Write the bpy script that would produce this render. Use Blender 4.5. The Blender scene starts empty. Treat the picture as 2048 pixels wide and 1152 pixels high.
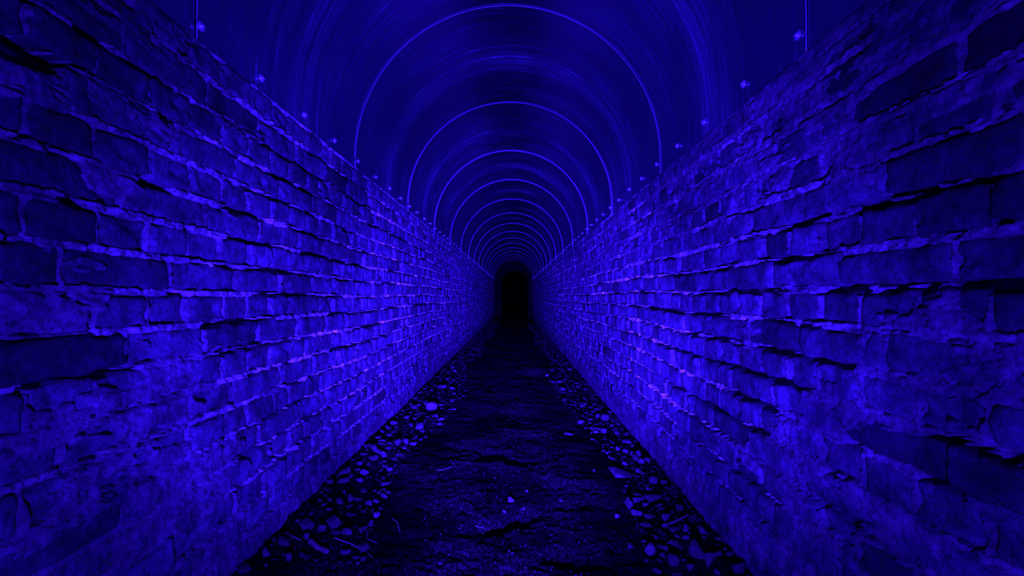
import bpy, math, random
import numpy as np
from mathutils import Vector, Matrix, Euler

random.seed(7)
rng = np.random.default_rng(7)
SC = bpy.context.scene
COL = SC.collection

# ----------------------------------------------------------------- camera, world, light, exposure
EYE = 0.83                                   # eye height over the middle of the path, metres
F = 853.0                                    # focal length in pixels of a 2048 px wide frame (15 mm lens)
cd = bpy.data.cameras.new('camera')
cd.sensor_width = 36.0
cd.lens = 36.0 * F / 2048.0
cd.shift_x = -4.0 / 2048.0                   # vanishing point at pixel (1028, 592)
cd.shift_y = 16.0 / 2048.0
cd.clip_start = 0.02
cam = bpy.data.objects.new('camera', cd)
cam.location = (0, 0, EYE)
cam.rotation_euler = (math.radians(90), 0, 0)
COL.objects.link(cam)
SC.camera = cam

w = bpy.data.worlds.new('world')
SC.world = w
w.use_nodes = True
w.node_tree.nodes['Background'].inputs[0].default_value = (0, 0, 0, 1)
w.node_tree.nodes['Background'].inputs[1].default_value = 0.0

# one blue torch standing low at the photographer's feet, shining down the tunnel: narrow hot core, wider spill
LIGHT_POS = Vector((-0.04, -0.05, 0.40))
LIGHT_COL = (0.024, 0.0042, 1.0)
for nm, cone, blend, power, aim in (('torch_core', 24, 1.0, 13500, (0.03, 10, 0.85)),
                                    ('torch_beam', 53, 1.0, 8800, (0.03, 10, 1.3)),
                                    ('torch_halo', 90, 1.0, 1400, (0.0, 10, 2.9)),
                                    ('torch_spill', 158, 1.0, 190, (0.0, 10, 5.0))):
    ld = bpy.data.lights.new(nm, 'SPOT')
    ld.spot_size = math.radians(cone)
    ld.spot_blend = blend
    ld.energy = power
    ld.color = LIGHT_COL
    ld.shadow_soft_size = 0.022
    lo = bpy.data.objects.new(nm, ld)
    lo.location = LIGHT_POS
    lo.rotation_euler = (Vector(aim) - LIGHT_POS).to_track_quat('-Z', 'Y').to_euler()
    COL.objects.link(lo)

SC.view_settings.view_transform = 'Standard'
SC.view_settings.look = 'None'
SC.view_settings.gamma = 1.0
SC.view_settings.use_curve_mapping = False
SC.view_settings.exposure = 0.0

# ----------------------------------------------------------------- numbers of the place
DL, DR = 0.79, 0.728                         # eye to the left and right wall faces
TOPL, TOPR = 1.473, 1.443                    # wall tops
CL, CR = 0.0797, 0.0847                      # course heights
HL, HR = 0.1170, 0.1235                      # header pitch
YEND = 17.2                                  # where the lined tunnel ends
PANEL = 1.063                                # length of a roof sheet
RC, RR, RZ = -0.031, 0.763, 1.518            # roof arch: centre x, radius, springing height

def px_ground(px, py, zf=None):
    """A point of the floor seen at a photo pixel -> x, y."""
    y = F * EYE / (py - 592.0)
    for _ in range(6):
        x = (px - 1028.0) / F * y
        y = F * (EYE - float(floor_h(np.array([x]), np.array([y]), False)[0])) / (py - 592.0)
    return (px - 1028.0) / F * y, y

# ----------------------------------------------------------------- numpy noise
def _hash(ix, iy, seed):
    h = (ix.astype(np.int64) * 374761393 + iy.astype(np.int64) * 668265263 + seed * 1442695041) & 0xFFFFFFFF
    h = ((h ^ (h >> 13)) * 1274126177) & 0xFFFFFFFF
    h = (h ^ (h >> 16)) & 0xFFFFFF
    return h / float(0xFFFFFF)

def vnoise(x, y, seed=0):
    ix, iy = np.floor(x), np.floor(y)
    fx, fy = x - ix, y - iy
    fx = fx * fx * fx * (fx * (fx * 6 - 15) + 10)
    fy = fy * fy * fy * (fy * (fy * 6 - 15) + 10)
    a = _hash(ix, iy, seed); b = _hash(ix + 1, iy, seed)
    c = _hash(ix, iy + 1, seed); d = _hash(ix + 1, iy + 1, seed)
    return (a * (1 - fx) + b * fx) * (1 - fy) + (c * (1 - fx) + d * fx) * fy

def fbm(x, y, seed=0, octs=4, gain=0.5):
    s, a, t = 0.0, 1.0, 0.0
    for o in range(octs):
        s = s + a * vnoise(x * 2 ** o + 17.3 * o, y * 2 ** o - 9.1 * o, seed + o * 101)
        t += a
        a *= gain
    return s / t

def sstep(a, b, x):
    t = np.clip((x - a) / (b - a), 0, 1)
    return t * t * (3 - 2 * t)

# ----------------------------------------------------------------- object helpers
def tag(o, label=None, cat=None, group=None, kind=None):
    if label: o['label'] = label
    if cat: o['category'] = cat
    if group: o['group'] = group
    if kind: o['kind'] = kind
    return o

def link(name, data, parent=None):
    o = bpy.data.objects.new(name, data)
    COL.objects.link(o)
    if parent: o.parent = parent
    return o

def mesh_np(name, verts, faces, mat, smooth=False):
    """verts (n,3), faces (m,3|4) numpy -> mesh."""
    me = bpy.data.meshes.new(name)
    faces = np.asarray(faces, np.int32)
    m, k = faces.shape
    me.vertices.add(len(verts)); me.loops.add(m * k); me.polygons.add(m)
    me.vertices.foreach_set('co', np.asarray(verts, np.float32).ravel())
    me.loops.foreach_set('vertex_index', faces.ravel())
    me.polygons.foreach_set('loop_start', np.arange(0, m * k, k, dtype=np.int32))
    me.polygons.foreach_set('use_smooth', np.full(m, smooth, dtype=bool))
    me.update(calc_edges=True)
    me.materials.append(mat)
    return me

def grid_faces(nu, nv, flip=False):
    """quads of an nv x nu vertex grid (u fastest)."""
    i = np.arange(nu - 1)[None, :] + np.arange(nv - 1)[:, None] * nu
    q = np.stack([i, i + 1, i + nu + 1, i + nu], -1).reshape(-1, 4)
    return q[:, ::-1] if flip else q

def tube(points, radii, seg=8, cap=True):
    vs, fs = [], []
    n = len(points)
    for i, p in enumerate(points):
        p = Vector(p)
        d = (Vector(points[min(i + 1, n - 1)]) - Vector(points[max(i - 1, 0)])).normalized()
        u = d.cross(Vector((0, 0, 1)))
        if u.length < 1e-3: u = d.cross(Vector((1, 0, 0)))
        u.normalize(); v = d.cross(u).normalized()
        for k in range(seg):
            a = 2 * math.pi * k / seg
            vs.append(p + (u * math.cos(a) + v * math.sin(a)) * radii[i])
    for i in range(n - 1):
        for k in range(seg):
            fs.append((i * seg + k, i * seg + (k + 1) % seg, (i + 1) * seg + (k + 1) % seg, (i + 1) * seg + k))
    if cap:
        fs.append(tuple(range(seg))[::-1]); fs.append(tuple((n - 1) * seg + k for k in range(seg)))
    return vs, fs

def mesh_py(name, vs, fs, mat, smooth=False):
    me = bpy.data.meshes.new(name)
    me.from_pydata([tuple(v) for v in vs], [], fs)
    me.update()
    if smooth:
        me.polygons.foreach_set('use_smooth', [True] * len(me.polygons))
    me.materials.append(mat)
    return me

# ----------------------------------------------------------------- materials
class NT:
    def __init__(s, name):
        s.m = bpy.data.materials.new(name); s.m.use_nodes = True
        s.t = s.m.node_tree; s.b = s.t.nodes['Principled BSDF']
    def n(s, typ, **kw):
        nd = s.t.nodes.new(typ)
        for k, v in kw.items():
            if k.startswith('in_'):
                key = k[3:]
                nd.inputs[int(key) if key.isdigit() else key.replace('_', ' ')].default_value = v
            else: setattr(nd, k, v)
        return nd
    def l(s, a, ao, b, bi): s.t.links.new(a.outputs[ao], b.inputs[bi])
    def pos(s, scale=(1, 1, 1), coord='world'):
        mp = s.n('ShaderNodeMapping'); mp.inputs['Scale'].default_value = scale
        if coord == 'world':
            g = s.n('ShaderNodeNewGeometry'); s.l(g, 'Position', mp, 'Vector')
        else:
            g = s.n('ShaderNodeTexCoord'); s.l(g, coord, mp, 'Vector')
        return mp
    def noise(s, scale3, detail=4, rough=0.55, coord='world'):
        mp = s.pos(scale3, coord)
        nz = s.n('ShaderNodeTexNoise', in_Scale=1.0, in_Detail=detail, in_Roughness=rough)
        s.l(mp, 0, nz, 'Vector'); return nz
    def ramp(s, src, out, stops):
        r = s.n('ShaderNodeValToRGB'); e = r.color_ramp.elements
        while len(e) < len(stops): e.new(0.5)
        for el, (p, c) in zip(e, stops):
            el.position = p; el.color = (c, c, c, 1) if not isinstance(c, tuple) else (*c, 1)
        s.l(src, out, r, 'Fac'); return r
    def mix(s, fac, a, b, blend='MIX'):
        mx = s.n('ShaderNodeMix', data_type='RGBA', blend_type=blend)
        for sock, v in ((0, fac), (6, a), (7, b)):
            if isinstance(v, tuple) and not hasattr(v[0], 'outputs'): mx.inputs[sock].default_value = (*v, 1)
            elif isinstance(v, (int, float)): mx.inputs[sock].default_value = v
            else: s.l(v[0], v[1], mx, sock)
        return (mx, 2)
    def math(s, op, a, b):
        m = s.n('ShaderNodeMath', operation=op)
        for i, v in enumerate((a, b)):
            if isinstance(v, (int, float)): m.inputs[i].default_value = v
            else: s.l(v[0], v[1], m, i)
        return (m, 0)
    def bump(s, src, strength, dist, prev=None):
        bp = s.n('ShaderNodeBump'); bp.inputs['Strength'].default_value = strength
        bp.inputs['Distance'].default_value = dist
        s.l(src[0], src[1], bp, 'Height')
        if prev: s.l(prev, 'Normal', bp, 'Normal')
        return bp
    def set(s, **kw):
        for k, v in kw.items():
            s.b.inputs[k.replace('_', ' ')].default_value = v

def masonry(name, dark, light, per_object, lime=None):
    """weathered surface: clay / lime colours, patches, rain streaks and pits."""
    k = NT(name)
    patch = k.ramp(k.noise((5.5, 5.5, 7), 5, 0.62), 'Fac', [(0.38, 0.0), (0.68, 1.0)])
    grain = k.ramp(k.noise((60, 60, 60), 5, 0.65), 'Fac', [(0.28, 0.45), (0.72, 1.35)])
    streak = k.ramp(k.noise((8, 22, 1.1), 3, 0.5), 'Fac', [(0.34, 0.55), (0.66, 1.35)])
    fine = k.ramp(k.noise((20, 85, 1.8), 3, 0.6), 'Fac', [(0.34, 0.72), (0.66, 1.25)])
    c = k.mix((patch, 0), dark, light)
    blot = k.ramp(k.noise((15, 15, 19), 5, 0.66), 'Fac', [(0.33, 0.40), (0.55, 1.0), (0.72, 1.35)])
    pits = k.ramp(k.noise((75, 75, 75), 2, 0.5), 'Fac', [(0.27, 0.25), (0.36, 1.0)])
    if lime:                                   # bloom of clean lime where joints have crumbled
        at = k.n('ShaderNodeAttribute', attribute_name='lime')
        sp = k.ramp(k.noise((38, 38, 38), 5, 0.7), 'Fac', [(0.38, 0.12), (0.53, 1.0)])
        c = k.mix(k.math('MULTIPLY', (at, 'Fac'), (sp, 0)), c, lime)
    if per_object:
        oi = k.n('ShaderNodeObjectInfo')
        c = k.mix(1.0, c, (oi, 'Color'), 'MULTIPLY')
    c = k.mix(1.0, c, (grain, 0), 'MULTIPLY')
    c = k.mix(1.0, c, (blot, 0), 'MULTIPLY')
    c = k.mix(0.9, c, (pits, 0), 'MULTIPLY')
    c = k.mix(0.32, c, (streak, 0), 'MULTIPLY')
    c = k.mix(0.42, c, (fine, 0), 'MULTIPLY')
    k.l(c[0], c[1], k.b, 'Base Color')
    k.set(Roughness=0.82, Specular_IOR_Level=0.3)
    b1 = k.bump((k.noise((45, 45, 45), 6, 0.65), 'Fac'), 1.0, 0.009)
    b2 = k.bump((k.noise((220, 220, 220), 3, 0.6), 'Fac'), 0.8, 0.0025, b1)
    k.l(b2, 'Normal', k.b, 'Normal')
    return k.m

M_BRICK = masonry('worn_brick', (0.072, 0.050, 0.072), (0.165, 0.13, 0.175), True)
M_BRICKFAR = masonry('worn_brick_far', (0.078, 0.054, 0.078), (0.16, 0.125, 0.165), False)
M_MORTAR = masonry('lime_mortar', (0.085, 0.064, 0.082), (0.205, 0.16, 0.183), False, (1.0, 0.86, 0.78))

def ground_mat():
    k = NT('damp_earth')
    n1 = k.ramp(k.noise((3, 3, 3), 5, 0.6), 'Fac', [(0.40, (0.0015, 0.0012, 0.0012)), (0.62, (0.023, 0.018, 0.016))])
    n2 = k.ramp(k.noise((120, 120, 120), 4, 0.7), 'Fac', [(0.44, 0.06), (0.62, 2.6)])
    c = k.mix(1.0, (n1, 0), (n2, 0), 'MULTIPLY')
    k.l(c[0], c[1], k.b, 'Base Color')
    k.set(Roughness=0.95, Specular_IOR_Level=0.03)
    b1 = k.bump((k.noise((60, 80, 60), 6, 0.72), 'Fac'), 1.0, 0.026)
    b2 = k.bump((k.noise((300, 300, 300), 3, 0.6), 'Fac'), 0.7, 0.003, b1)
    k.l(b2, 'Normal', k.b, 'Normal')
    return k.m
M_GROUND = ground_mat()

def stone_mat(name, base):
    k = NT(name)
    n1 = k.ramp(k.noise((30, 30, 30), 4, 0.6), 'Fac', [(0.3, 0.7), (0.7, 1.2)])
    oi = k.n('ShaderNodeObjectInfo')
    c = k.mix(1.0, base, (oi, 'Color'), 'MULTIPLY')
    c = k.mix(1.0, c, (n1, 0), 'MULTIPLY')
    k.l(c[0], c[1], k.b, 'Base Color')
    k.set(Roughness=0.9, Specular_IOR_Level=0.12)
    b1 = k.bump((k.noise((140, 140, 140), 4, 0.6), 'Fac'), 0.5, 0.004)
    k.l(b1, 'Normal', k.b, 'Normal')
    return k.m
M_STONE = stone_mat('broken_stone', (0.066, 0.052, 0.050))
M_GRAVEL = stone_mat('gravel', (0.03, 0.024, 0.023))
M_WOOD = stone_mat('dead_wood', (0.13, 0.09, 0.07))

def sheet_mat():
    """brushed metal roof sheet; uv = (arc length, distance along the tunnel)."""
    k = NT('scuffed_metal_sheet')
    s1 = k.noise((0.7, 42, 1), 6, 0.72, 'UV')
    s2 = k.noise((6, 60, 1), 4, 0.62, 'UV')
    s3 = k.noise((1.6, 3.2, 1), 3, 0.6, 'UV')
    # mid-sheet scuffed band where each sheet was rolled over a former
    uv = k.n('ShaderNodeTexCoord'); sep = k.n('ShaderNodeSeparateXYZ'); k.l(uv, 'UV', sep, 0)
    fr = k.math('FRACT', k.math('DIVIDE', (sep, 'Y'), PANEL), 0)
    band = k.ramp(fr[0], 0, [(0.0, 0.20), (0.24, 0.34), (0.40, 0.60), (0.52, 1.0), (0.60, 0.50), (0.70, 0.28), (0.82, 0.50), (0.94, 0.20)])
    lines = k.ramp(s1, 'Fac', [(0.36, 0.0), (0.68, 1.0)])
    specks = k.ramp(s2, 'Fac', [(0.58, 0.0), (0.70, 1.0)])
    blot = k.ramp(s3, 'Fac', [(0.40, 0.15), (0.66, 1.0)])
    scr = k.math('MULTIPLY', (band, 0), k.math('MULTIPLY', (lines, 0), (blot, 0)))
    spk = k.math('MULTIPLY', (specks, 0), k.math('MULTIPLY', (lines, 0), (blot, 0)))
    dust = k.math('MINIMUM', k.math('ADD', k.math('MULTIPLY', scr, 0.75), k.math('MULTIPLY', spk, 0.85)), 1.0)
    c = k.mix(dust, (0.28, 0.335, 0.40), (0.40, 0.44, 0.50))
    k.l(c[0], c[1], k.b, 'Base Color')
    met = k.math('SUBTRACT', 0.97, k.math('MULTIPLY', dust, 0.62))
    k.l(met[0], met[1], k.b, 'Metallic')
    ro = k.math('ADD', 0.25, k.math('MULTIPLY', dust, 0.35))
    k.l(ro[0], ro[1], k.b, 'Roughness')
    b1 = k.bump((s1, 'Fac'), 0.22, 0.0010)
    k.l(b1, 'Normal', k.b, 'Normal')
    return k.m
M_SHEET = sheet_mat()

def plain(name, col, rough, metal=0.0):
    k = NT(name); k.set(Base_Color=(*col, 1), Roughness=rough, Metallic=metal)
    nz = k.ramp(k.noise((80, 80, 80), 3, 0.6), 'Fac', [(0.3, max(0.02, rough - 0.08)), (0.7, min(1, rough + 0.08))])
    k.l(nz, 0, k.b, 'Roughness')
    return k.m
M_SEAM = plain('sheet_edge', (0.58, 0.54, 0.56), 0.45, 0.35)
M_SCREW = plain('screw_steel', (0.97, 0.95, 0.95), 0.27, 0.75)
M_DARKBRICK = masonry('darkened_brick', (0.005, 0.004, 0.004), (0.012, 0.010, 0.010), False)  # near-black brick: the darkness of the far end is put into its colour
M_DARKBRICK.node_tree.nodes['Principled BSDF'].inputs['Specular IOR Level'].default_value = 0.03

# ----------------------------------------------------------------- floor
def floor_h(x, y, fine=True):
    h = -0.045 * x
    side = np.where(x < 0, sstep(-0.42, -0.74, x), sstep(0.40, 0.68, x))
    h = h + side * 0.030 * (1 - 0.5 * sstep(1.0, 6.0, y))
    # far end sinks a little
    h = h - 0.05 * sstep(6, 16, y)
    # low swelling across the path, and the pit in front of it
    def blob(cx, cy, rx, ry, ang, amp):
        ca, sa = math.cos(ang), math.sin(ang)
        u = ((x - cx) * ca + (y - cy) * sa) / rx
        v = (-(x - cx) * sa + (y - cy) * ca) / ry
        return amp * np.exp(-(u * u + v * v))
    h = h + blob(-0.10, 2.02, 0.22, 0.09, -0.25, 0.022)
    h = h + blob(-0.03, 1.56, 0.14, 0.045, 0.62, -0.036)
    h = h + blob(0.20, 1.36, 0.10, 0.035, -0.15, -0.020)
    h = h + blob(0.30, 4.85, 0.30, 0.16, 0.0, 0.030)
    h = h + blob(0.28, 4.50, 0.28, 0.16, 0.0, -0.025)
    h = h + blob(0.02, 3.0, 0.40, 0.20, 0.1, -0.015)
    h = h + 0.016 * (fbm(x * 3.0, y * 2.2, 5, 3) - 0.5)
    if fine:
        path = 1 - side
        h = h + (0.024 + 0.010 * side) * (fbm(x * 9, y * 14, 11, 4, 0.6) - 0.5)
        h = h + 0.017 * path * (fbm(x * 36, y * 52, 23, 3, 0.7) - 0.5)
        h = h - 0.012 * side
    return h

ys = [-0.6]
while ys[-1] < 46.0:
    ys.append(ys[-1] + max(0.0075, 0.0065 * max(ys[-1], 0.0) if ys[-1] > 0.9 else 0.03))
ys = np.array(ys); xs = np.linspace(-0.90, 0.84, 220)
gx, gy = np.meshgrid(xs, ys)
gz = floor_h(gx, gy)
floor = link('floor', mesh_np('floor', np.stack([gx, gy, gz], -1).reshape(-1, 3), grid_faces(len(xs), len(ys)), M_GROUND, True))
tag(floor, 'trodden dark earth floor of the tunnel between the two brick walls', 'floor', kind='structure')

# ----------------------------------------------------------------- brick walls
def brick_variant(name, half_len, seed, nx, nz, hh, mat):
    """front face of a worn brick in local x (along), z (up); y is outwards (towards the tunnel) positive."""
    u = np.linspace(-1, 1, nx); v = np.linspace(-1, 1, nz)
    U, V = np.meshgrid(u, v)
    # pull grid lines towards the edges, so that the worn arris has enough points
    U = np.sign(U) * np.abs(U) ** 0.8; V = np.sign(V) * np.abs(V) ** 0.8
    X = U * half_len; Z = V * hh
    r = 0.010                                  # rounded corners in elevation
    ex = np.maximum(np.abs(X) - (half_len - r), 0); ez = np.maximum(np.abs(Z) - (hh - r), 0)
    L = np.hypot(ex, ez); s = np.where(L > r, r / np.maximum(L, 1e-9), 1.0)
    X = np.sign(X) * (np.minimum(np.abs(X), half_len - r) + ex * s)
    Z = np.sign(Z) * (np.minimum(np.abs(Z), hh - r) + ez * s)
    edge = np.maximum(np.abs(U), np.abs(V))
    dist = np.minimum(half_len - np.abs(X), hh - np.abs(Z))
    wob = sstep(0.5, 1.0, edge)
    X = X + wob * 0.021 * (fbm(X * 30 + seed * 3.7, Z * 28 + 50, seed, 3) - 0.5)
    Z = Z + wob * 0.019 * (fbm(X * 26 - seed * 5.1, Z * 24 + 90, seed + 9, 3) - 0.5)
    D = 0.013 * (fbm(X * 16 + seed * 11, Z * 16, seed + 3, 4, 0.6) - 0.5)
    D = D - 0.006 * (1 - sstep(0.0, 0.011, dist))
    chip = sstep(0.60, 0.72, fbm(X * 13 + seed * 2.3, Z * 13 - seed, seed + 77, 3))
    D = D - chip * 0.010
    front = np.stack([X, D, Z], -1).reshape(-1, 3)
    fs = grid_faces(nx, nz)
    # skirt to the back
    ring = list(range(nx)) + [nx * j + nx - 1 for j in range(1, nz)] + \
        [nx * (nz - 1) + i for i in range(nx - 2, -1, -1)] + [nx * j for j in range(nz - 2, 0, -1)]
    back = front[ring].copy(); back[:, 1] = -0.07
    n0 = len(front); m = len(ring)
    sk = np.array([[ring[i], n0 + i, n0 + (i + 1) % m, ring[(i + 1) % m]] for i in range(m)])
    return np.concatenate([front, back]), np.concatenate([fs, sk])

def bricks_of(side):
    """list of (course, y0, y1, zc, kind) with joints as read from the photograph."""
    d, top, c, hp = (DL, TOPL, CL, HL) if side < 0 else (DR, TOPR, CR, HR)
    n = int((top + 0.12) / c) + 1
    rows = []
    r = random.Random(31 if side < 0 else 77)
    for k in range(1, n + 1):
        header = (k % 2 == 1) if side < 0 else (k % 2 == 0)
        if side < 0: ph = 1.042 if header else (0.983 + (hp if k % 4 == 2 else 0))
        else: ph = 1.146 if header else (0.955 + (hp if k % 4 == 1 else 0))
        pitch = hp if header else 2 * hp
        y = ph - math.ceil((ph - 0.10) / pitch) * pitch
        js = []
        while y < YEND + pitch:
            js.append(min(y + r.uniform(-0.05, 0.05) * hp, YEND + 0.05)); y += pitch
        # now and then a course breaks its rhythm: a closer or a half brick
        js2 = [js[0]]
        for a, b in zip(js, js[1:]):
            if not header and r.random() < 0.13: js2.append(a + (b - a) * r.choice((0.36, 0.5, 0.62)))
            js2.append(b)
        rows.append((k, np.array(js2)))
    return d, top, c, hp, rows

def wave(y, side):
    return 0.006 * np.sin(y * 1.9 + (0.4 if side < 0 else 2.1)) + 0.003 * np.sin(y * 5.3 + side)

def smear_bias(y, z, side):
    """where the mortar was trowelled or washed over the brick faces (read off the photograph)."""
    b = np.full_like(y, -0.10)
    def zone(y0, y1, z0, z1, amt, fy=0.15, fz=0.08):
        return amt * sstep(y0 - fy, y0 + fy, y) * (1 - sstep(y1 - fy, y1 + fy, y)) * sstep(z0 - fz, z0 + fz, z) * (1 - sstep(z1 - fz, z1 + fz, z))
    if side > 0:
        b = b + zone(0.85, 2.2, 1.08, 1.6, 0.25)
        b = b + zone(0.2, 1.15, -0.1, 0.80, 0.13)
        b = b + zone(0.2, 0.95, 0.80, 1.6, 0.15)
        b = b + zone(2.0, 6.0, 1.05, 1.6, 0.10)
        b = b - zone(1.45, 6.0, 0.12, 0.95, 0.14)
    else:
        b = b + zone(0.2, 1.08, -0.1, 0.66, 0.15)
        b = b + zone(0.2, 0.90, 0.75, 1.05, 0.21)
        b = b + zone(0.2, 1.0, 1.05, 1.6, 0.12)
        b = b - zone(1.3, 6.0, 0.35, 1.5, 0.12)
    b = b + 0.26 * (1 - sstep(0.08, 0.20, z))
    return b

# open joints and sooty bricks read off the photograph: pixel x, pixel y, pixel radius
GAPS = {-1: [(185, 97, 35), (301, 164, 28), (342, 255, 22), (376, 273, 35), (315, 386, 42), (492, 431, 40), (506, 496, 50), (424, 650, 20),
             (144, 424, 20), (359, 587, 32), (130, 753, 70), (219, 744, 35), (274, 792, 14), (308, 869, 18), (441, 925, 22), (484, 903, 22),
             (605, 325, 45), (690, 372, 30), (640, 330, 20), (765, 350, 25), (560, 555, 30), (600, 600, 25)],
        1: [(1492, 582, 45), (1557, 577, 18), (1666, 575, 38), (1563, 520, 30), (1399, 623, 30), (1416, 667, 32), (1570, 708, 50), (1666, 725, 40),
            (1461, 736, 70), (1553, 760, 50), (1929, 691, 40), (1878, 587, 40), (1998, 633, 22), (1478, 895, 60), (1570, 833, 34), (1536, 876, 40),
            (1741, 1083, 80), (1878, 970, 50), (1639, 1021, 40), (1673, 883, 30), (1998, 802, 32), (1340, 690, 30), (1385, 715, 40), (1420, 830, 45),
            (1330, 765, 30), (1380, 800, 35), (1340, 620, 20), (1800, 660, 40), (1500, 1010, 25)]}
SOOTY = {-1: [(219, 137, 0.45), (171, 459, 0.35), (34, 445, 0.5), (68, 544, 0.5), (191, 708, 0.3), (290, 476, 0.6), (164, 294, 0.5), (68, 246, 0.45),
              (588, 352, 0.5), (301, 191, 0.45), (30, 340, 0.4), (80, 130, 0.35)],
         1: [(1545, 483, 0.42), (1399, 356, 0.35), (1368, 448, 0.5), (1399, 438, 0.5), (1425, 423, 0.4), (1775, 445, 0.5), (1881, 424, 0.5), (2015, 414, 0.45),
             (1793, 530, 0.7), (1676, 599, 0.5), (2025, 620, 0.35), (1685, 120, 0.2), (1985, 95, 0.15), (1861, 150, 0.3), (1741, 212, 0.3), (1611, 345, 0.4),
             (1895, 315, 0.45), (1590, 640, 0.7), (1830, 700, 0.75)]}

def on_wall(px, py, side):
    d = DL if side < 0 else DR
    y = F * d / abs(px - 1028.0)
    return y, EYE + (592.0 - py) * y / F

def build_wall(side):
    name = 'wall_left' if side < 0 else 'wall_right'
    d, top, c, hp, rows = bricks_of(side)
    joint = 0.0185 if side > 0 else 0.0160
    sd = 100 if side < 0 else 500
    # ---- mortar bed: one height field over the whole wall
    s = [0.12]
    while s[-1] < YEND:
        y = s[-1]
        s.append(y + (0.006 if y < 0.5 else max(0.0034, 0.0045 * y)))
    s = np.array(s); t = np.arange(-0.10, top + 0.0035, 0.0031)
    S, T = np.meshgrid(s, t)
    Wv = wave(S, side)
    V = (top - (T - Wv * sstep(0.0, 0.25, top - T)))      # depth below the top
    K = np.clip(np.floor(V / c).astype(int), 0, len(rows) - 1)
    vv = V - K * c
    D = np.zeros_like(S)
    for i, (k, js) in enumerate(rows):
        mk = K == i
        y = S[mk]
        j = np.clip(np.searchsorted(js, y), 1, len(js) - 1)
        D[mk] = np.minimum(y - js[j - 1], js[j] - y) - 0.0030
    bed = np.minimum(vv, c - vv) - (0.0098 if side > 0 else 0.0078)
    rag = 0.004 * (fbm(S * 60, T * 60, sd + 1, 2) - 0.5)
    inside = np.minimum(D, bed) + rag
    jm = 1 - sstep(-0.001, 0.004, inside)                  # 1 in the joints
    jn = fbm(S * 55, T * 55, sd + 2, 4, 0.6)
    headj = sstep(0.0, 0.006, bed - D)                     # 1 in upright joints
    h = -0.030 + jm * (0.027 + 0.002 * headj + (0.028 - 0.016 * headj) * (jn - 0.5))
    # open bed joints
    joint_id = np.round(V / c)
    gapn = vnoise(S * 4.5 + joint_id * 13.7, joint_id * 7.3, sd + 3) * 0.66 + vnoise(S * 26 + joint_id * 3.1, joint_id * 1.7, sd + 4) * 0.34
    for px, py, r in GAPS[side]:
        gy_, gz_ = on_wall(px, py, side)
        ry = max(r * gy_ * gy_ / (F * d), 0.03); rz = max(r * 0.5 * gy_ / F, 0.6 * c)
        gapn = gapn + 0.45 * np.exp(-((S - gy_) / ry) ** 4 - ((T - gz_) / rz) ** 4)
    vapn_all = gapn
    bias = smear_bias(S, T, side)
    for px, py, g in SOOTY[side]:
        gy_, gz_ = on_wall(px, py, side)
        bias = bias - 0.24 * np.exp(-((S - gy_) / 0.075) ** 2 - ((T - gz_) / 0.038) ** 2)
    thr = 0.50 + 0.9 * (bias + 0.05) + (0.04 if side < 0 else -0.03 - 0.09 * sstep(1.1, 1.5, S) * (1 - sstep(0.8, 0.95, T)))
    gap = sstep(thr, thr + 0.03, gapn) * (1 - sstep(0.001, 0.005, bed + rag))
    # the hollow lies in the lower part of the joint, crumbled mortar hangs above it
    low = 1 - sstep(-0.002, 0.002, (c - vv < vv) * 1.0 * (0.010 - (c - vv)) - 0.0035 + 0.017 * (fbm(S * 48, T * 10, sd + 40, 3, 0.65) - 0.5))
    gap = gap * np.where(vapn_all > 0.63, 1.0, low) * sstep(0.06, 0.16, T)
    h = h * (1 - gap) + gap * (-0.058)
    # smears over the faces
    sn = 0.66 * fbm(S * 6.0, T * 13, sd + 5, 5, 0.6) + 0.34 * fbm(S * 2.0, T * 10, sd + 6, 3)
    S_m = sstep(0.50, 0.535, sn + bias + 0.055 * jm)
    hs = 0.0025 + 0.016 * (fbm(S * 10, T * 14, sd + 8, 4, 0.6) - 0.42) + 0.011 * (fbm(S * 50, T * 60, sd + 9, 3, 0.6) - 0.5)
    # long cracks and ledges along the courses inside the smeared parts
    wob = 0.010 * (fbm(S * 7, T * 3, sd + 14, 4, 0.6) - 0.5)
    crack = sstep(0.46, 0.54, vnoise(S * 5 + joint_id * 5.0, joint_id * 3.9 + 2, sd + 12)) * (1 - sstep(0.0008, 0.0042, np.abs(np.minimum(vv, c - vv) - 0.004 + wob + rag)))
    iso = np.abs(fbm(S * 5.5, T * 9, sd + 15, 4, 0.55) - 0.5)
    crack2 = (1 - sstep(0.002, 0.010, iso)) * sstep(0.52, 0.58, fbm(S * 3, T * 4, sd + 16, 2))
    ledge = 0.007 * sstep(-0.004, 0.003, vv - 0.5 * c + 2.0 * wob) * sstep(0.45, 0.6, fbm(S * 2.4 + joint_id * 3.3, T * 2, sd + 17, 2))
    hs = hs - 0.028 * crack - 0.014 * crack2 - ledge
    h = h * (1 - S_m) + np.maximum(hs, h * 0.2) * S_m
    # fillet against the roof sheet
    fil = sstep(top - 0.013, top - 0.004, T + 0.006 * (fbm(S * 20, T * 0, sd + 20, 2) - 0.5))
    h = h * (1 - fil) + fil * (0.004 + 0.008 * (fbm(S * 26, T * 40, sd + 21, 3) - 0.5) - 0.5 * np.maximum(T - (top - 0.012), 0))
    h[-1, :] = -0.03
    X = side * (d - h)
    co = np.stack([X, S, T], -1).reshape(-1, 3)
    wall = link(name, mesh_np(name, co, grid_faces(len(s), len(t), flip=(side < 0)), M_MORTAR, True))
    lime = np.clip(jm * (1 - 0.72 * headj), 0, 1) * (1 - 0.8 * S_m) * sstep(0.08, 0.30, T)
    lime = lime * (0.25 + 0.75 * sstep(0.9, 1.5, S)) * (0.50 + 0.50 * sstep(0.38, 0.55, fbm(S * 2.3, T * 5, sd + 30, 3)))
    at = wall.data.attributes.new('lime', 'FLOAT', 'POINT')
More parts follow.
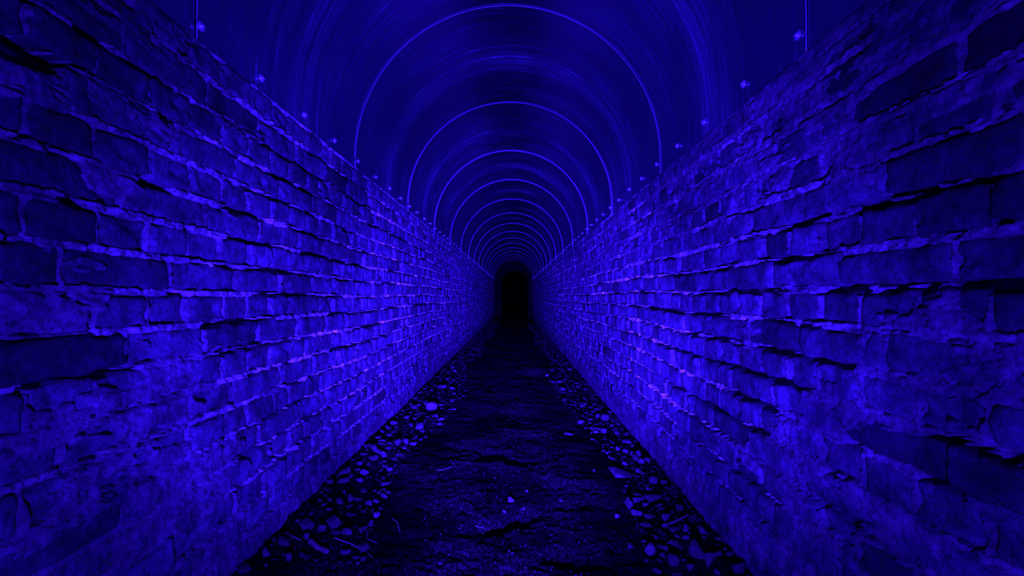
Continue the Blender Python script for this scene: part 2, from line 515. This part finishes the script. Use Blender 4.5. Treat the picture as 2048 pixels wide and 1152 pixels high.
    at.data.foreach_set('value', lime.astype(np.float32).ravel())
    tag(wall, 'old brick wall with crumbling pale mortar along the %s side of the tunnel' % ('left' if side < 0 else 'right'), 'wall', kind='structure')
    # ---- bricks
    lst = []
    for i, (k, js) in enumerate(rows):
        z1 = top - i * c
        for a, b in zip(js, js[1:]):
            y = 0.5 * (a + b)
            zc = z1 - c / 2 + float(wave(np.array([y]), side)[0]) * min(1, max(0, (top - z1 + c / 2) / 0.25))
            ln = b - a - 0.0065
            if ln < 0.03 or zc < -0.06: continue
            # how large it shows in the picture
            pxl = F * d * (1 / max(a, 0.3) - 1 / b)
            vis = (1028 + side * F * d / b) if side > 0 else (1028 - F * d / b)
            yp = 592 - (zc - EYE) * F / y
            show = pxl * F * c / y if (0 < vis < 2048 and -60 < yp < 1210) else pxl * 0.01
            lst.append((show, y, zc, ln, c - joint))
    lst.sort(reverse=True)
    near, far = lst[:300], lst[300:]
    hh0 = (c - joint) / 2
    variants = {}
    for typ, half, nx in (('header', hp / 2 - 0.0033, 12), ('stretcher', hp - 0.0033, 22)):
        variants[typ] = []
        for q in range(14):
            vs, fs = brick_variant('brick', half, q * 7 + (3 if side < 0 else 4) + nx, nx, 9, hh0, M_BRICK)
            variants[typ].append((mesh_np('brick', vs, fs, M_BRICK, True), half))
    rr = random.Random(5 + side)
    sooty = {}
    for px, py, g in SOOTY[side]:
        gy_, gz_ = on_wall(px, py, side)
        q = min(near, key=lambda e: max(0, abs(e[1] - gy_) - e[3] / 2) + 1.5 * max(0, abs(e[2] - gz_) - c / 2) + 0.01 * abs(e[1] - gy_))
        sooty[q] = g
    for rec in near:
        show, y, zc, ln, bh = rec
        typ = 'header' if ln < 1.4 * hp else 'stretcher'
        me, half = rr.choice(variants[typ])
        o = link('brick', me, wall)
        # local x -> along the wall, local y -> into the tunnel
        turn = math.pi / 2 if side > 0 else -math.pi / 2
        flip = math.pi if rr.random() < 0.5 else 0.0
        proud = rr.gauss(0.0, 0.0035) + (0.008 if rr.random() < 0.06 else 0) - (0.010 if rr.random() < 0.07 else 0)
        o.location = (side * (d - proud), y, zc + rr.uniform(-0.0015, 0.0015))
        e = Euler((rr.gauss(0, 0.015), flip + rr.gauss(0, 0.012), rr.gauss(0, 0.02)))
        o.rotation_euler = (Matrix.Rotation(turn, 4, 'Z') @ e.to_matrix().to_4x4()).to_euler()
        o.scale = (ln / 2 / half, 1, rr.uniform(0.97, 1.05))
        dark = rr.random()
        upper = zc > 1.0 and side > 0
        g = rr.uniform(0.78, 1.15) * (0.62 if (y < 0.95 and zc > 0.75) else 1.0)
        if dark < (0.22 if upper else 0.10): g *= rr.uniform(0.35, 0.55)
        if rec in sooty: g = sooty[rec]
        o.color = (g, g, g, 1)
    # ---- the bricks farther off, joined
    vs_all, fs_all, off = [], [], 0
    tmpl = {}
    for typ, half, nx in (('header', hp / 2 - 0.0033, 4), ('stretcher', hp - 0.0033, 5)):
        tmpl[typ] = [(brick_variant('x', half, 40 + q, nx, 4, hh0, None), half) for q in range(10)]
    for show, y, zc, ln, bh in far:
        typ = 'header' if ln < 1.4 * hp else 'stretcher'
        (v, f), half = tmpl[typ][rr.randrange(10)]
        v = v.copy(); v[:, 0] *= ln / 2 / half
        proud = rr.gauss(0.0, 0.003)
        out = np.empty_like(v)
        out[:, 0] = side * (d - (v[:, 1] + proud)); out[:, 1] = y + (v[:, 0] if side > 0 else -v[:, 0]); out[:, 2] = zc + v[:, 2]
        vs_all.append(out); fs_all.append(f + off); off += len(v)
    fo = link('brickwork', mesh_np('brickwork', np.concatenate(vs_all), np.concatenate(fs_all), M_BRICKFAR, True), wall)
    tag(fo, kind='stuff')
    return wall

wall_left = build_wall(-1)
wall_right = build_wall(1)

# ----------------------------------------------------------------- roof of bent metal sheets
def arch_points(n_leg=5, n_arc=64, r=RR, zl=TOPL - 0.004, zr=TOPR - 0.004):
    pts = []
    for i in range(n_leg): pts.append((RC - r, zl + (RZ - zl) * i / n_leg))
    for i in range(n_arc + 1):
        a = math.pi - math.pi * i / n_arc
        pts.append((RC + r * math.cos(a), RZ + r * math.sin(a)))
    for i in range(1, n_leg + 1): pts.append((RC + r, RZ + (zr - RZ) * i / n_leg))
    return pts

ceiling = bpy.data.objects.new('ceiling', None); COL.objects.link(ceiling)
tag(ceiling, 'round-arched roof of overlapping dark metal sheets screwed down above the walls', 'ceiling', kind='structure')

def sheet_mesh(seed):
    base = arch_points()
    n = len(base); ny = 30
    cum = [0.0]
    for a, b in zip(base, base[1:]): cum.append(cum[-1] + math.hypot(b[0] - a[0], b[1] - a[1]))
    cum = np.array(cum); P = np.array(base)
    nrm = np.stack([RC - P[:, 0], np.where(P[:, 1] > RZ, RZ - P[:, 1], 0)], -1)
    nrm /= np.linalg.norm(nrm, axis=1)[:, None]
    v = np.linspace(0, 1, ny)
    A, Vv = np.meshgrid(cum, v)
    lip = 0.0045 * (1 - Vv)                                  # each sheet laps under the one before it
    belly = 0.0035 * np.exp(-((Vv - 0.53) / 0.09) ** 2) + 0.0015 * np.exp(-((Vv - 0.80) / 0.05) ** 2)
    ripple = 0.0035 * (fbm(A * 2.6 + seed * 9, Vv * 2.2, seed, 3) - 0.5)
    off = lip + belly + ripple
    X = P[None, :, 0] + nrm[None, :, 0] * off
    Z = P[None, :, 1] + nrm[None, :, 1] * off
    Y = Vv * (PANEL + 0.012) + 0 * A
    me = mesh_np('ceiling_panel', np.stack([X, Y, Z], -1).reshape(-1, 3), grid_faces(n, ny), M_SHEET, True)
    uvl = me.uv_layers.new(name='UVMap')
    li = np.empty(len(me.loops), np.int32); me.loops.foreach_get('vertex_index', li)
    uv = np.stack([A.ravel() + seed * 3.37, (Vv * PANEL).ravel()], -1)
    # the integer sheet length is kept in v so that the fraction of a sheet can be read from it
    uv[:, 1] = np.clip(uv[:, 1], 0.0, PANEL * 0.9999)
    uvl.data.foreach_set('uv', uv[li].astype(np.float32).ravel())
    return me

def seam_mesh():
    pts = arch_points(r=RR - 0.0035)
    return mesh_py('seam', *tube([(x, 0.0, z) for x, z in pts], [0.0015] * len(pts), 6), M_SEAM, True)

def screw_mesh():
    """domed screw on a washer, axis +x."""
    prof = [(0.0, 0.0125), (0.0022, 0.0125), (0.0030, 0.0118), (0.0030, 0.0086), (0.0060, 0.0078), (0.0085, 0.0058), (0.0098, 0.0030), (0.0092, 0.0016), (0.0092, 0.0)]
    seg = 16; vs, fs = [], []
    for x, r in prof:
        for k in range(seg):
            a = 2 * math.pi * k / seg
            vs.append((x, r * math.cos(a), r * math.sin(a)))
    for i in range(len(prof) - 1):
        for k in range(seg):
            fs.append((i * seg + k, i * seg + (k + 1) % seg, (i + 1) * seg + (k + 1) % seg, (i + 1) * seg + k))
    return mesh_py('screw', vs, fs, M_SCREW, True)

SEAM, SCREW = seam_mesh(), screw_mesh()
SHEETS = [sheet_mesh(i) for i in range(5)]
n_panels = 16
SCREW_Y = {-1: [1.072, 1.329, 1.6045, 1.872, 2.153, 2.433, 2.706, 2.969, 3.224], 1: [1.0895, 1.347, 1.630, 1.893, 2.171, 2.426, 2.688, 2.957]}
for i in range(-1, n_panels):
    y0 = PANEL * (i + 1) if i >= 0 else 0.0
    p = link('ceiling_panel', SHEETS[(i + 1) % 5], ceiling)
    p.location = (0, y0, 0)
    if i == -1: p.location = (0, 0.0, 0)
    sm = link('seam', SEAM, p)
    for q in range(4):
        for sx in (-1, 1):
            sc = link('screw', SCREW, p)
            m = i * 4 + q
            known = SCREW_Y[sx]
            y = (known[m] - y0) if 0 <= m < len(known) else 0.030 + q * PANEL / 4 + random.uniform(-0.010, 0.010)
            sc.location = (RC + sx * (RR - 0.0065), y, EYE + (0.681 if sx < 0 else 0.668) + random.uniform(-0.004, 0.004))
            sc.rotation_euler = (random.uniform(0, 3), 0, 0 if sx < 0 else math.pi)

# ----------------------------------------------------------------- the far end: a narrower doorway and passage
def boxes_mesh(name, boxes, mat):
    vs, fs = [], []
    for x0, x1, y0, y1, z0, z1 in boxes:
        b = len(vs)
        vs += [(x0, y0, z0), (x1, y0, z0), (x1, y1, z0), (x0, y1, z0), (x0, y0, z1), (x1, y0, z1), (x1, y1, z1), (x0, y1, z1)]
        fs += [tuple(b + k for k in f) for f in ((0, 3, 2, 1), (4, 5, 6, 7), (0, 1, 5, 4), (1, 2, 6, 5), (2, 3, 7, 6), (3, 0, 4, 7))]
    return mesh_py(name, vs, fs, mat)

def end_wall():
    """end wall with an arched doorway, as one extruded outline."""
    x0, x1, zs = -0.50, 0.56, 1.45
    cx, r = (x0 + x1) / 2, (x1 - x0) / 2
    inner = [(x0, -0.2)] + [(cx - r * math.cos(math.pi * k / 20), zs + r * 0.75 * math.sin(math.pi * k / 20)) for k in range(21)] + [(x1, -0.2)]
    outer = [(-0.95, -0.2)]
    n = len(inner)
    for k in range(n - 2):
        a = math.pi * k / (n - 3)
        outer.append((RC - 0.95 * math.cos(a), 1.45 + 0.95 * math.sin(a)))
    outer.append((0.90, -0.2))
    vs, fs = [], []
    for y in (YEND, YEND + 0.35):
        for x, z in inner: vs.append((x, y, z))
        for x, z in outer: vs.append((x, y, z))
    m = 2 * n
    for i in range(n - 1):
        fs.append((i, i + 1, n + i + 1, n + i))
        fs.append((m + i, m + n + i, m + n + i + 1, m + i + 1))
        fs.append((i, m + i, m + i + 1, i + 1))
        fs.append((n + i, n + i + 1, m + n + i + 1, m + n + i))
    return mesh_py('wall_end', vs, fs, M_DARKBRICK)
tag(link('wall_end', end_wall()), 'near-black end wall with a dark arched opening at the far end of the tunnel', 'wall', kind='structure')
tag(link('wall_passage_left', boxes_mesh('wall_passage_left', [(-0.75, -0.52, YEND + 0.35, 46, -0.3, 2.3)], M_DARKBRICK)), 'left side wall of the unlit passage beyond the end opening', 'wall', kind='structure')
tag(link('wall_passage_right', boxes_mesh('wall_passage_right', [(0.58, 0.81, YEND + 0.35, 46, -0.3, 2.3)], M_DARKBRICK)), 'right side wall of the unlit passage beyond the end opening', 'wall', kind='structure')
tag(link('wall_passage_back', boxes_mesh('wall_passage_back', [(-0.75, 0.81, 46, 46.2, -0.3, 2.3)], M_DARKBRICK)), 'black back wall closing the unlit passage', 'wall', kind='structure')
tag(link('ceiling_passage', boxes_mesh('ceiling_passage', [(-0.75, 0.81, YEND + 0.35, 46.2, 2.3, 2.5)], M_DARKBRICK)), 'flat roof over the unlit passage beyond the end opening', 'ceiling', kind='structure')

# ----------------------------------------------------------------- stones
import bmesh

def stone_mesh(seed, mat, rounded=False):
    r = random.Random(seed)
    bm = bmesh.new()
    n = 30 if rounded else r.randint(11, 15)
    for _ in range(n):
        v = Vector((r.gauss(0, 1), r.gauss(0, 1), r.gauss(0, 1))).normalized()
        if not rounded:                       # angular: push the points out to a box, then skew it
            m = max(abs(v.x), abs(v.y), abs(v.z))
            v = v.lerp(v / m, 0.75) * r.uniform(0.72, 1.0)
            v.x += 0.25 * v.z * r.uniform(-1, 1)
        else:
            v *= r.uniform(0.80, 1.0)
        bm.verts.new(v)
    res = bmesh.ops.convex_hull(bm, input=bm.verts)
    junk = [g for g in res['geom_interior'] + res['geom_unused'] if isinstance(g, bmesh.types.BMVert)]
    bmesh.ops.delete(bm, geom=list(set(junk)), context='VERTS')
    xs_ = [v.co for v in bm.verts]
    lo = [min(c[i] for c in xs_) for i in range(3)]; hi = [max(c[i] for c in xs_) for i in range(3)]
    for v in bm.verts:                        # normalise to a unit box
        v.co = Vector([(v.co[i] - lo[i]) / (hi[i] - lo[i]) - 0.5 for i in range(3)])
    if True:
        bmesh.ops.bevel(bm, geom=bm.edges[:] , offset=0.03, segments=1, affect='EDGES')
    bmesh.ops.recalc_face_normals(bm, faces=bm.faces)
    me = bpy.data.meshes.new('stone'); bm.to_mesh(me); bm.free()
    me.materials.append(mat)
    return me

STONES = [stone_mesh(200 + i, M_STONE) for i in range(18)]
CHUNKY = [stone_mesh(300 + i, M_STONE, True) for i in range(4)]
placed = []

def put_stone(x, y, sx, sy, sz, label, group=None, me=None, rot=None, val=1.0, sink=0.25):
    o = link('stone', me or random.choice(STONES))
    z = float(floor_h(np.array([x]), np.array([y]))[0])
    o.scale = (sx, sy, sz)
    o.location = (x, y, z + sz * (0.5 - sink))
    o.rotation_euler = rot or (random.gauss(0, 0.15), random.gauss(0, 0.15), random.uniform(-0.5, 0.5))
    o.color = (val, val, val, 1)
    tag(o, label, 'stone', group)
    placed.append((x, y, max(sx, sy) / 2))
    if label is None: generic.append((o, x, y, sx, sz / max(sx, sy), val))
    return o

def px_stone(px, py, w, h, label=None, group=None, me=None, val=1.0, rot=None):
    x, y = px_ground(px, py + h * 0.45)
    wm, hm = w * y / F, h * y / F
    lim_l, lim_r = -DL + wm * 0.55, DR - wm * 0.55
    x = min(max(x, lim_l), lim_r)
    return put_stone(x, y, wm, max(wm * random.uniform(0.6, 0.9), hm * 0.8), hm * 1.15, label, group, me, rot, val, 0.15)

generic = []                                 # stones that get their label from what shows of them, see below

NAMED = [
    (1300, 1097, 23, 22, 'pale rough rounded stone at the inner edge of the right rubble, nearest', 'R', 1.7),
    (1394, 1095, 35, 31, 'largest dark angular stone amid the black gap of the near right rubble', None, 0.9),
    (1420, 1114, 22, 28, 'upright pointed stone leaning right of the largest dark angular stone', None, 1.15),
    (1478, 1123, 32, 22, 'square flat-topped block of stone lying against the foot of the right wall', None, 0.95),
    (1347, 1121, 25, 22, 'pitted round dark stone in front of the largest dark angular stone', 'R', 0.75),
    (1381, 1129, 15, 16, 'triangular stone between the pitted round stone and the upright pointed stone', None, 1.1),
    (1240, 944, 47, 10, 'long flat slab of stone lying at the path edge of the right rubble', None, 1.0),
    (1306, 991, 35, 15, 'broad wedge-shaped flat stone in the middle of the right rubble', None, 0.95),
    (1274, 997, 20, 13, 'blunt stone propped against the tilted oblong stone in the right rubble', None, 0.95),
    (1259, 1005, 14, 22, 'tilted oblong brick-like stone leaning towards the path on the right', None, 0.9),
    (1234, 1032, 9, 9, 'little pale cube of stone alone on the path edge beside the right rubble', None, 1.6),
    (1333, 1031, 20, 16, 'pointed stone standing over the left end of the long stone splinter', None, 1.1),
    (1330, 1044, 13, 10, 'small pale stone just under the left end of the long stone splinter', None, 1.4),
    (1307, 955, 18, 13, 'smooth bright lump of stone in the right rubble behind the broad wedge', 'R', 1.15),
    (863, 810, 25, 16, 'white crumpled lump of stone, brightest thing at the left edge of the path', 'R', 2.3),
    (840, 851, 19, 13, 'bright slanting stone chip on the left path edge below the white lump', None, 1.4),
    (879, 848, 14, 4, 'thin pale sliver of stone flat on the path below the white lump', None, 1.6),
    (828, 810, 16, 8, 'dull flat stone between the white lump and the left wall', None, 1.0),
    (796, 882, 13, 13, 'squarish upright stone in the middle of the left rubble', None, 0.85),
    (781, 886, 14, 8, 'wedge stone touching the left of the squarish upright stone', None, 0.85),
    (612, 1043, 31, 13, 'long angular light stone nearest the left wall among three large ones', None, 0.9),
    (644, 1053, 16, 16, 'blocky stone between the two long angular stones of the left rubble', None, 0.95),
    (666, 1040, 30, 15, 'long angular streaked stone farthest from the left wall among three large ones', None, 0.85),
    (701, 990, 13, 17, 'upright rectangular stone like a brick end in the left rubble', None, 0.85),
    (729, 942, 16, 13, 'bright three-cornered stone at the path edge of the left rubble', None, 1.4),
    (753, 1029, 14, 9, 'single bright stone lying on the path away from the left rubble', None, 1.3),
    (1021, 1000, 16, 7, 'largest bright pebble on the rim of the dark pit in the path', None, 1.5),
    (1162, 844, 16, 7, 'bright oval stone lying alone on the path before the right rubble', 'R', 1.6),
    (1210, 832, 18, 12, 'two-toned humped stone at the back of the right rubble', 'R', 1.1),
    (1094, 749, 8, 5, 'tiny bright ragged scrap of stone far along the path on the right', None, 2.2),
    (1119, 763, 11, 6, 'flat pale stone far along the path just right of the tiny scrap', None, 1.4),
]
for px, py, ww, hh, lab, sh, val in NAMED:
    px_stone(px, py, ww, hh, lab, None, random.choice(CHUNKY) if sh == 'R' else None, val * 0.85)

for px, py, ww, hh in [
    (1298, 973, 16, 8), (1325, 1094, 25, 9), (1326, 1107, 17, 12), (1373, 1051, 18, 15), (1359, 1013, 16, 14), (1283, 920, 12, 11),
    (1294, 917, 11, 12), (1262, 1094, 17, 6), (1313, 1143, 22, 8), (1434, 1132, 14, 10), (1407, 1056, 18, 15), (1400, 1047, 14, 10),
    (1299, 1031, 25, 5), (1292, 1007, 14, 8), (1460, 1145, 16, 11), (1477, 1146, 14, 12), (1495, 1144, 14, 14), (1419, 1149, 16, 8),
    (1372, 1071, 16, 8), (1435, 1070, 13, 8), (1195, 828, 8, 7), (1207, 857, 13, 9), (1191, 855, 24, 6), (1183, 866, 8, 4),
    (1137, 866, 18, 4), (1254, 880, 22, 7), (1236, 893, 10, 7), (1276, 906, 16, 13), (1218, 902, 7, 7), (1223, 916, 18, 5),
    (1251, 897, 13, 8), (1206, 900, 10, 6), (1237, 862, 16, 6), (680, 998, 20, 11), (686, 958, 26, 9), (720, 960, 16, 9),
    (577, 1109, 11, 20), (533, 1096, 15, 20), (485, 1132, 33, 9), (476, 1147, 44, 10), (613, 1066, 13, 12), (649, 1007, 12, 5),
    (623, 1026, 14, 6), (658, 1016, 11, 8), (716, 1129, 7, 6), (660, 957, 13, 9), (533, 1129, 8, 8), (701, 947, 14, 7),
    (640, 996, 17, 8), (821, 849, 10, 6), (811, 881, 13, 11), (764, 878, 15, 8), (732, 890, 10, 8), (747, 895, 18, 12),
    (768, 905, 10, 13), (747, 912, 22, 7), (788, 914, 13, 4), (788, 841, 15, 8), (776, 849, 15, 8), (885, 770, 20, 7),
    (1009, 1021, 7, 5), (1047, 1017, 10, 4), (1121, 1000, 7, 4), (1053, 981, 6, 5), (881, 1127, 6, 5), (1188, 939, 6, 5)]:
    px_stone(px, py, ww, hh, val=random.uniform(0.75, 1.2))

def free(x, y, r):
    return all((x - a) ** 2 + (y - b) ** 2 > (r + c) ** 2 * 0.8 for a, b, c in placed)

def rubble_x(side, y, r):
    if side < 0:
        return -DL + 0.015 + r + (0.30 + 0.06 * math.sin(y * 2.3)) * random.random() ** 1.25
    return DR - 0.015 - r - (0.29 + 0.06 * math.sin(y * 1.7 + 1)) * random.random() ** 1.25

tries = 0
while len(placed) < 298 and tries < 6000:
    tries += 1
    side = random.choice((-1, 1))
    y = 1.32 * math.exp(random.random() ** 1.15 * math.log(5.5 / 1.32))
    size = random.choice((0.018, 0.022, 0.026, 0.03, 0.036, 0.044, 0.055)) * random.uniform(0.85, 1.15)
    x = rubble_x(side, y, size / 2)
    if not free(x, y, size / 2): continue
    put_stone(x, y, size, size * random.uniform(0.6, 1.0), size * random.uniform(0.35, 0.75), None, None, None, None, random.uniform(0.5, 1.2))

def describe(x, y, wm, flat, val):
    side = 'left' if x < -0.36 else 'right' if x > 0.33 else 'path'
    zone = 'nearest' if y < 1.55 else 'near' if y < 1.95 else 'middle' if y < 2.5 else 'farther' if y < 3.3 else 'far'
    tone = 'pale' if val > 0.98 else 'dark' if val < 0.74 else 'grey'
    shape = 'flat' if flat < 0.52 else 'chunky'
    size = 'tiny' if wm < 0.021 else 'small' if wm < 0.034 else 'middling' if wm < 0.05 else 'large'
    if side == 'path':
        return '%s %s %s pebble on the %s stretch of trodden path' % (tone, size, shape, zone)
    off = (x + DL) if side == 'left' else (DR - x)
    where = 'against the wall foot' if off < 0.09 else 'amid' if off < 0.22 else 'at the path edge'
    if where == 'amid': return '%s %s %s stone amid the %s %s-hand rubble' % (tone, size, shape, zone, side)
    return '%s %s %s stone %s in the %s %s-hand rubble' % (tone, size, shape, where, zone, side)

by_label = {}
for rec in generic: by_label.setdefault(describe(*rec[1:]), []).append(rec)
for lab, recs in by_label.items():
    recs.sort(key=lambda q: q[2])
    names = {1: ('',), 2: ('nearer ', 'farther '), 3: ('nearest ', 'second ', 'farthest '), 4: ('nearest ', 'second ', 'third ', 'farthest ')}.get(len(recs))
    grp = ('pebbles lying on the earth path' if 'pebble' in lab else 'broken stones in the %s rubble strip' % ('left' if 'left-hand' in lab else 'right'))
    for i, rec in enumerate(recs):
        if names and len(recs) > 1:
            tag(rec[0], names[i] + 'of %s: ' % ({2: 'two', 3: 'three', 4: 'four'}[len(recs)]) + lab, 'stone', grp)
        else:
            tag(rec[0], lab, 'stone', grp if names else lab)

# gravel too small to pick apart: one object
def gravel(name, pts, mat, label):
    tm = []
    for i in range(8):
        me = stone_mesh(500 + i, mat)
        bm = bmesh.new(); bm.from_mesh(me); bmesh.ops.triangulate(bm, faces=bm.faces); bmesh.ops.dissolve_degenerate(bm, edges=bm.edges, dist=0.02)
        bmesh.ops.triangulate(bm, faces=bm.faces)
        bm.verts.index_update()
        tm.append((np.array([v.co[:] for v in bm.verts]), np.array([[v.index for v in f.verts] for f in bm.faces])))
        bm.free()
    va, fa, off = [], [], 0
    for x, y, s in pts:
        v, f = random.choice(tm)
        a = random.uniform(0, 6.283); ca, sa = math.cos(a), math.sin(a)
        q = v * np.array([s, s * random.uniform(0.6, 1), s * random.uniform(0.35, 0.8)])
        tz = random.gauss(0, 0.25)
        xx = q[:, 0] * ca - q[:, 1] * sa; yy = q[:, 0] * sa + q[:, 1] * ca
        zz = q[:, 2] + tz * q[:, 0]
        z0 = float(floor_h(np.array([x]), np.array([y]))[0]) + 0.12 * s
        va.append(np.stack([xx + x, yy + y, zz + z0], -1)); fa.append(f + off); off += len(v)
    o = link(name, mesh_np(name, np.concatenate(va), np.concatenate(fa), mat))
    tag(o, label, 'gravel', kind='stuff')

for q in range(6):                           # keep the gravel clear of the cut branch
    bx, by = px_ground(620 + 34 * q / 5, 1083 + 25 * q / 5)
    placed.append((bx, by, 0.016))
for side, word in ((-1, 'left'), (1, 'right')):
    pts = []
    for _ in range(2100):
        y = 1.25 * math.exp(random.random() * math.log(14 / 1.25))
        s = random.choice((0.007, 0.010, 0.014, 0.018, 0.024)) * random.uniform(0.8, 1.2) * (1 + 0.12 * max(0, y - 3))
        x = rubble_x(side, y, s / 2)
        if y < 6 and not free(x, y, s * 0.9 + 0.004): continue
        pts.append((x, y, min(s, 0.04)))
    gravel('gravel', pts, M_GRAVEL, 'strip of fine dark gravel between the stones along the %s wall' % word)
pts = []
for _ in range(1400):
    y = 1.25 * math.exp(random.random() * math.log(5.0 / 1.25))
    pts.append((random.uniform(-0.34, 0.28), y, random.choice((0.003, 0.004, 0.006, 0.008)) * random.uniform(0.8, 1.3)))
gravel('grit', pts, M_GRAVEL, 'fine grit scattered over the trodden earth path')

# ----------------------------------------------------------------- sticks
def stick(name, pix, wpx, label, cat, lift=0.5, taper=0.75, group=None):
    pts, rad = [], []
    n = len(pix)
    for i, (px, py) in enumerate(pix):
        x, y = px_ground(px, py)
        r = wpx * y / F / 2 * (1 - (1 - taper) * i / (n - 1))
        z = float(floor_h(np.array([x]), np.array([y]))[0]) + r * (0.6 + lift)
        pts.append(Vector((x, y, z))); rad.append(r)
    # a few more points for a knobbly run
    P, R = [], []
    for i in range(n - 1):
        for q in range(4):
            f = q / 4
            P.append(pts[i].lerp(pts[i + 1], f) + Vector((random.gauss(0, 1), random.gauss(0, 1), 0)) * rad[i] * (0.12 if q else 0))
            R.append((rad[i] * (1 - f) + rad[i + 1] * f) * random.uniform(0.92, 1.08))
    P.append(pts[-1]); R.append(rad[-1])
    c = P[0].copy()
    vs, fs = tube([p - c for p in P], R, 8)
    o = link(name, mesh_py(name, vs, fs, M_WOOD))
    o.location = c
    o.color = (1, 1, 1, 1)
    tag(o, label, cat, group)
    return o
stick('branch', [(620, 1083), (637, 1096), (654, 1108)], 9.5, 'short thick cut branch with a round sawn end, lying by the left rubble', 'branch', taper=1.0)
stick('stick', [(669, 1075), (701, 1086), (733, 1100), (744, 1114)], 3.2, 'long thin bent stick lying on the path at the lower left', 'stick')
stick('stick', [(559, 1060), (580, 1067), (601, 1076)], 4.0, 'dull straight stick beside the left wall behind the cut branch', 'stick')
stick('stick', [(1338, 1045), (1357, 1037), (1377, 1027)], 6.0, 'long splinter slanting up towards the foot of the right wall', 'stick', lift=0.8, taper=0.5)
stick('twig', [(950, 1051), (966, 1054), (982, 1055)], 1.6, 'pale twig lying at the left end of the dark pit in the path', 'twig')
stick('twig', [(872, 942), (890, 941), (905, 935)], 1.3, 'hair-thin twig on the path left of the low earth swelling', 'twig')
stick('twig', [(785, 1040), (795, 1050), (799, 1065)], 2.0, 'curved dark twig on the path right of the long bent stick', 'twig')
stick('twig', [(734, 1062), (735, 1078), (754, 1087)], 2.0, 'crooked short twig just behind the long bent stick', 'twig')
